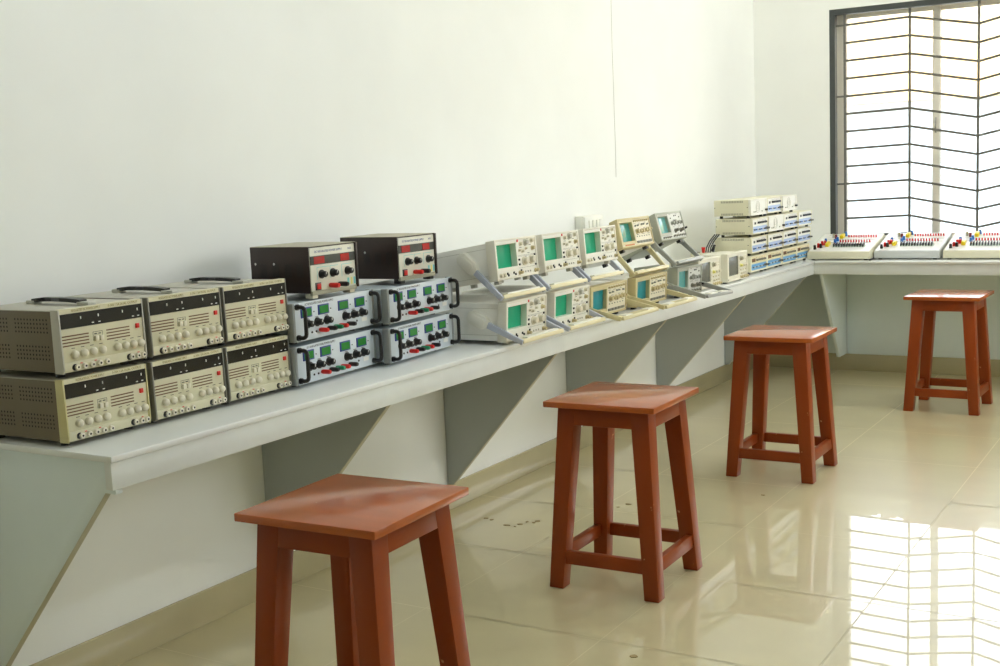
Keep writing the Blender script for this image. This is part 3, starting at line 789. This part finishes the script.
# ------------------------------------------------------------------ function generators
def make_generator(kind):
    t = thing('function_generator')
    W, Z0, Z1, DP = .254, .013, .0985, .205
    h = Z1 - Z0
    c = MB().box(-DP, -.012, .001, W - .001, Z0 + .001, Z1 - .001, .002).build('case', 'generator_case', t)
    for z0 in (Z0 + .004, Z1 - .016):
        v = MB()
        for i in range(14): v.box(-.165 + i * .0088, -.165 + i * .0088 + .006, .0003, .0014, z0, z0 + .011)
        v.build('side_vent', 'vent_cream', c)
    s = MB()
    for x in (-.2, -.02): s.cyl((x, .0002, Z0 + .045), (x, .0016, Z0 + .045), .0025, seg=8)
    s.build('screw', 'hole', c)
    ff = lambda u, q: (u * W, Z1 - q * h)
    b = MB()
    b.box(-.014, 0, 0, .010, Z0, Z1, .001); b.box(-.014, 0, W - .012, W, Z0, Z1, .001)
    b.box(-.014, 0, .008, W - .010, Z1 - .006, Z1, .001); b.box(-.014, 0, .008, W - .010, Z0, Z0 + .006, .001)
    b.build('bezel', 'generator_case' if kind != 'back' else 'generator_panel', t)
    fp = MB().box(-.014, -.003, .009, W - .011, Z0 + .005, Z1 - .005).build('front_panel' if kind != 'back' else 'rear_panel', {'cream': 'generator_panel_cream', 'back': 'generator_panel', 'white': 'generator_panel'}[kind], t)
    X = -.003
    if kind == 'back':
        r = MB()
        for q in (.030, .022, .012):
            r.tube([(X + .0003, W * .45 + q * math.cos(a * math.pi / 12), Z0 + h * .5 + q * math.sin(a * math.pi / 12)) for a in range(25)], .0006, seg=4)
        r.build('fan_guard', 'vent_cream', fp)
        for u in (.2, .3, .7): y, z = ff(u, .78); MB().cyl((X, y, z), (X + .004, y, z), .003, seg=8).build('rear_jack', 'vent_cream', t)
        y, z = ff(.92, .72); MB().cyl((X, y, z), (X + .014, y, z), .0055, seg=10).build('output_connector', 'black', t)
    else:
        a, b_ = ff(.05, .52), ff(.94, .90)
        MB().box(X - .001, X + .0006, a[0], b_[0], b_[1], a[1]).build('blue_band', 'blue_band' if kind == 'cream' else 'blue_pale', fp)
        if kind == 'cream':
            a, b_ = ff(.09, .18), ff(.30, .40); MB().box(X - .001, X + .001, a[0], b_[0], b_[1], a[1]).build('display_window', 'slot', fp)
        else:
            y, z = ff(.2, .32); MB().box(X - .001, X + .001, y - .012, y + .012, z - .006, z + .006).build('display_window', 'ink', fp)
        for k in range(6):
            y, z = ff(.37 + k * .095, .30); knob(t, X, y, z, .0062, .011, 'black' if kind == 'white' else 'bezel_grey')
        for k in range(7):
            y, z = ff(.14 + k * .105, .72); MB().cyl((X, y, z), (X + .006, y, z), .0036, seg=8).build('push_button', ('black', 'blue', 'ivory')[k % 3] if kind == 'white' else ('bezel_grey', 'ivory')[k % 2], t)
        for u in (.86, .94): y, z = ff(u, .70); MB().cyl((X, y, z), (X + .016, y, z), .0052, seg=10, rings=[(0, .007), (.2, .007), (.22, .005), (1, .005)]).build('output_connector', 'black' if u > .9 else 'bezel_grey', t)
        mk = MB()
        for k in range(6): y, z = ff(.37 + k * .095, .16); mk.box(X - .0002, X + .0004, y - .005, y + .005, z - .0008, z + .0008)
        mk.build('panel_marking', 'ink', fp)
    for sx in (-DP + .03, -.025):
        for sy in (.03, W - .03): MB().cyl((sx, sy, 0), (sx, sy, Z0 + .002), .009, seg=10).build('foot', 'black', t)
    return t
GP = {}
cols = ['column nearest the oscilloscopes', 'second column from the oscilloscopes', 'third column from the oscilloscopes', 'column beside the trainer board']
rows = ['bottom of the', 'second level of the', 'third level of the', 'top of the']
for r in range(4):
    for c in range(4):
        if r == 3 and c == 3: continue
        kind = 'cream' if r == 0 else ('back' if (r, c) in ((2, 1), (3, 0), (3, 2)) else 'white')
        if kind not in GP: o = GP[kind] = make_generator(kind)
        else: o = copy_tree(GP[kind])
        jx = ((r * 7 + c * 5) % 5 - 2) * .003
        put(o, (.486 + jx, 6.092 + c * .2635 + (.004 if r == 3 else 0), H + r * .0992), ((r * 3 + c * 2) % 4 - 1.5) * .5)
        look = {'cream': 'cream function generator with blue band', 'white': 'cream function generator with white panel', 'back': 'white plain backed function generator'}[kind]
        tag(o, '%s, %s %s' % (look, rows[r], cols[c]), 'function generator', 'function generators stacked in the bench corner')

# ------------------------------------------------------------------ trainer boards under the window
def make_kit(body):
    t = thing('trainer_board')
    W, DPT, zf, zb, f0 = .366, .36, .050, .134, .008
    MB().prism([(0, f0), (0, zf), (DPT, zb), (DPT, f0)], 0, 0, W, .004).build('case', body, t)
    sl = Vector((0, DPT, zb - zf)).normalized(); nm = Vector((0, -sl.z, sl.y))
    L = math.hypot(DPT, zb - zf)
    def P(u, s, hgt=0): return Vector((u * W, 0, zf)) + sl * (s * L) + nm * hgt
    def slab(u0, u1, s0, s1, h0, h1, bev=0):
        c = [P(u0, s0, h0), P(u1, s0, h0), P(u1, s1, h0), P(u0, s1, h0), P(u0, s0, h1), P(u1, s0, h1), P(u1, s1, h1), P(u0, s1, h1)]
        return MB().hexa(c, bev)
    fp = slab(.02, .98, .03, .97, -.002, .001).build('face_plate', 'kit_face', t)
    slab(.34, .86, .24, .37, .0008, .002).build('switch_base', 'switch_base', fp)
    def pin(u, s, r, l, m, name, r2=None): return MB().cyl(P(u, s, .0008), P(u, s, l), r, r2, seg=10).build(name, m, t)
    for k in range(12):
        u = .36 + k * .0425
        slab(u - .0068, u + .0068, .25, .36, .0015, .020, .001).build('toggle_switch', 'black', t)
        pin(.40 + k * .043, .53, .0052, .015, 'led_red', 'indicator_lamp', .004)
        pin(.47 + k * .040, .80, .0052, .015, 'led_red', 'indicator_lamp', .004)
    for u, s, m in ((.09, .14, 'black'), (.12, .24, 'red'), (.165, .22, 'black'), (.15, .36, 'red'), (.19, .38, 'red'), (.17, .50, 'blue'),
                    (.33, .47, 'blue'), (.34, .58, 'blue'), (.28, .72, 'red_dark'), (.40, .88, 'blue'), (.22, .78, 'chrome')):
        p = pin(u, s, .009, .026, m, 'binding_post', .007)
    for u, s in ((.25, .30), (.37, .74)): slab(u - .03, u + .03, s - .04, s + .10, .001, .022, .003).build('rotary_control', 'yellow', t)
    ln = MB()
    for a, b in ((.50, .52), (.66, .68), (.90, .915)):
        c = [P(.12, a, .0008), P(.95, a, .0008), P(.95, a + .006, .0008), P(.12, a + .006, .0008), P(.12, a, .0014), P(.95, a, .0014), P(.95, a + .006, .0014), P(.12, a + .006, .0014)]
        ln.hexa(c)
    ln.build('panel_marking', 'ink', fp)
    for x in (.03, W - .03):
        for y in (.03, DPT - .03): MB().cyl((x, y, 0), (x, y, f0 + .004), .011, seg=10).build('foot', 'black', t)
    return t
k1 = make_kit('kit_cream'); k2 = make_kit('kit_grey'); k3 = copy_tree(k1)
gk = 'trainer boards on the window bench'
put(tag(k1, 'cream sloped trainer board with red lamp rows, beside the function generator stack', 'trainer board', gk), (.490, 7.045, H))
put(tag(k2, 'grey fronted sloped trainer board between the two cream ones', 'trainer board', gk), (.866, 7.10, H))
put(tag(k3, 'cream sloped trainer board cut off by the right photo edge', 'trainer board', gk), (1.250, 7.10, H))
cb = MB().tube([(.861, 7.34, H + .060), (.861, 7.27, H + .055), (.861, 7.20, H + .035), (.861, 7.13, H + .012), (.861, 7.08, H + .0040), (.861, 7.03, H + .0040)], .0035)
tag(cb.build('power_cord', 'black'), 'black cord hanging between the cream and grey trainer boards', 'cord')

# ------------------------------------------------------------------ wall socket, small connection box
t = thing('switch_box', 'white surface mounted switch box on the left wall above the oscilloscopes', 'switch')
t.location = (0, 5.03, 1.024)
bx = MB().box(.0005, .045, 0, .205, 0, .082, .003).build('back_box', 'socket_plastic', t)
MB().box(.044, .049, .006, .199, .005, .077, .0015).build('cover_plate', 'socket_plastic', t)
for y in (.045, .085, .125): MB().box(.048, .053, y, y + .028, .024, .060, .001).build('rocker_switch', 'grip_white', t)
MB().box(.048, .051, .160, .190, .02, .062, .001).build('socket_outlet', 'mark_white', t)

t = thing('terminal_box', 'small cream terminal box with red plug behind the flat screened oscilloscopes', 'terminal box')
t.location = (.19, 5.99, H)
MB().box(0, .12, -.02, .03, 0, .126, .003).build('case', 'generator_case', t)
MB().cyl((.066, -.0, .125), (.066, -.0, .156), .007, .011, seg=10).build('red_plug', 'red', t)
MB().box(.02, .04, -.01, .02, .125, .130).build('cover_plate', 'vent_cream', t)
b = MB()
for k in range(3):
    x0 = .262 + k * .012
    b.tube([(x0, 6.01, H + .127), (x0 - .004, 6.03, H + .150), (x0 + .008, 6.05, H + .185), (x0 + .03, 6.07, H + .218)], .0035, seg=6)
b.cyl((.290, 6.03, H + .13), (.300, 6.04, H + .165), .010, .006, seg=8)
tag(b.build('test_lead', 'black'), 'black leads rising from the small terminal box beside the generator stack', 'leads')

# ------------------------------------------------------------------ light
w = bpy.data.worlds.new('sky'); SC.world = w; w.use_nodes = True
nt = w.node_tree; bg = nt.nodes['Background']
SKY = 7.0
tc = nt.nodes.new('ShaderNodeTexCoord'); sp = nt.nodes.new('ShaderNodeSeparateXYZ'); cr = nt.nodes.new('ShaderNodeValToRGB')
nt.links.new(tc.outputs['Generated'], sp.inputs[0]); nt.links.new(sp.outputs['Z'], cr.inputs[0]); nt.links.new(cr.outputs[0], bg.inputs['Color'])
cr.color_ramp.elements[0].position = 0; cr.color_ramp.elements[0].color = (1, 1, 1.0, 1)
cr.color_ramp.elements[1].position = .6; cr.color_ramp.elements[1].color = (.96, 1, 1.06, 1)
bg.inputs['Strength'].default_value = SKY
def portal(name, loc, rot, sx, sy):
    l = bpy.data.lights.new(name, 'AREA'); l.shape = 'RECTANGLE'; l.size = sx; l.size_y = sy
    l.cycles.is_portal = True
    o = bpy.data.objects.new(name, l); COL.objects.link(o); o.location = loc; o.rotation_euler = rot
portal('window_daylight', ((WX0 + WX1) / 2, BW + .21, (WZ0 + WZ1) / 2), (R(-90), 0, 0), WX1 - WX0, WZ1 - WZ0)
for a, c in ((3.6, 6.8),):
    portal('window_daylight', (RX + .19, (a + c) / 2, 2.225), (0, R(90), 0), 1.55, c - a)

# fill tubes added under the ceiling, out of frame, to brighten walls and bench
def glow(name, k, c):
    m = bpy.data.materials.new(name); m.use_nodes = True; b = m.node_tree.nodes['Principled BSDF']
    b.inputs['Emission Color'].default_value = (*c, 1); b.inputs['Emission Strength'].default_value = k
    return m
def fill_tube(x, y, m, l):
    t = thing('ceiling_fill_tube', l, 'ceiling light', 'added fill tubes under the ceiling')
    t.location = (x, y, CH)
    MB().box(-.03, .03, -.62, .62, -.05, -.001, .004).build('fitting', 'socket_plastic', t)
    MB().cyl((0, -.59, -.07), (0, .59, -.07), .016, seg=12).build('tube', m, t)
GF, GN = glow('fill_glow', 108, (.97, .99, 1.0)), glow('fill_glow_dim', 66, (.87, 1, 1.18))
fill_tube(1.7, 6.1, GF, 'added white fill tube near the window, on the bench side')
fill_tube(3.7, 6.1, GF, 'added white fill tube near the window, on the inner side')
fill_tube(1.7, 2.2, GN, 'added dimmer fill tube above the nearest stools')
fill_tube(3.7, 2.2, GN, 'added dimmer fill tube on the inner side of the room')

# ------------------------------------------------------------------ camera
cam = bpy.data.cameras.new('camera'); co = bpy.data.objects.new('camera', cam); COL.objects.link(co)
cam.sensor_width = 36; cam.sensor_fit = 'HORIZONTAL'; cam.lens = 1202.363 / 1000 * 36; cam.clip_end = 200
RT = Vector((0.85600427, 0.51528635, -0.04167345)); DN = Vector((0.03143566, -0.13234421, -0.99070521)); FW = Vector((-0.51601211, 0.84673785, -0.12948558))
mw = Matrix((( RT.x, -DN.x, -FW.x, CX), (RT.y, -DN.y, -FW.y, 0), (RT.z, -DN.z, -FW.z, CZ), (0, 0, 0, 1)))
co.matrix_world = mw
SC.camera = co
vs = SC.view_settings
SC.display_settings.display_device = 'sRGB'
vs.view_transform = 'Standard'; vs.look = 'None'; vs.exposure = -0.02; vs.gamma = 1.0; vs.use_curve_mapping = False
SC.cycles.use_denoising = True
SC.cycles.max_bounces = 10; SC.cycles.diffuse_bounces = 6; SC.cycles.transparent_max_bounces = 12
SC.cycles.sample_clamp_indirect = 8
SC.cycles.caustics_reflective = False; SC.cycles.caustics_refractive = False
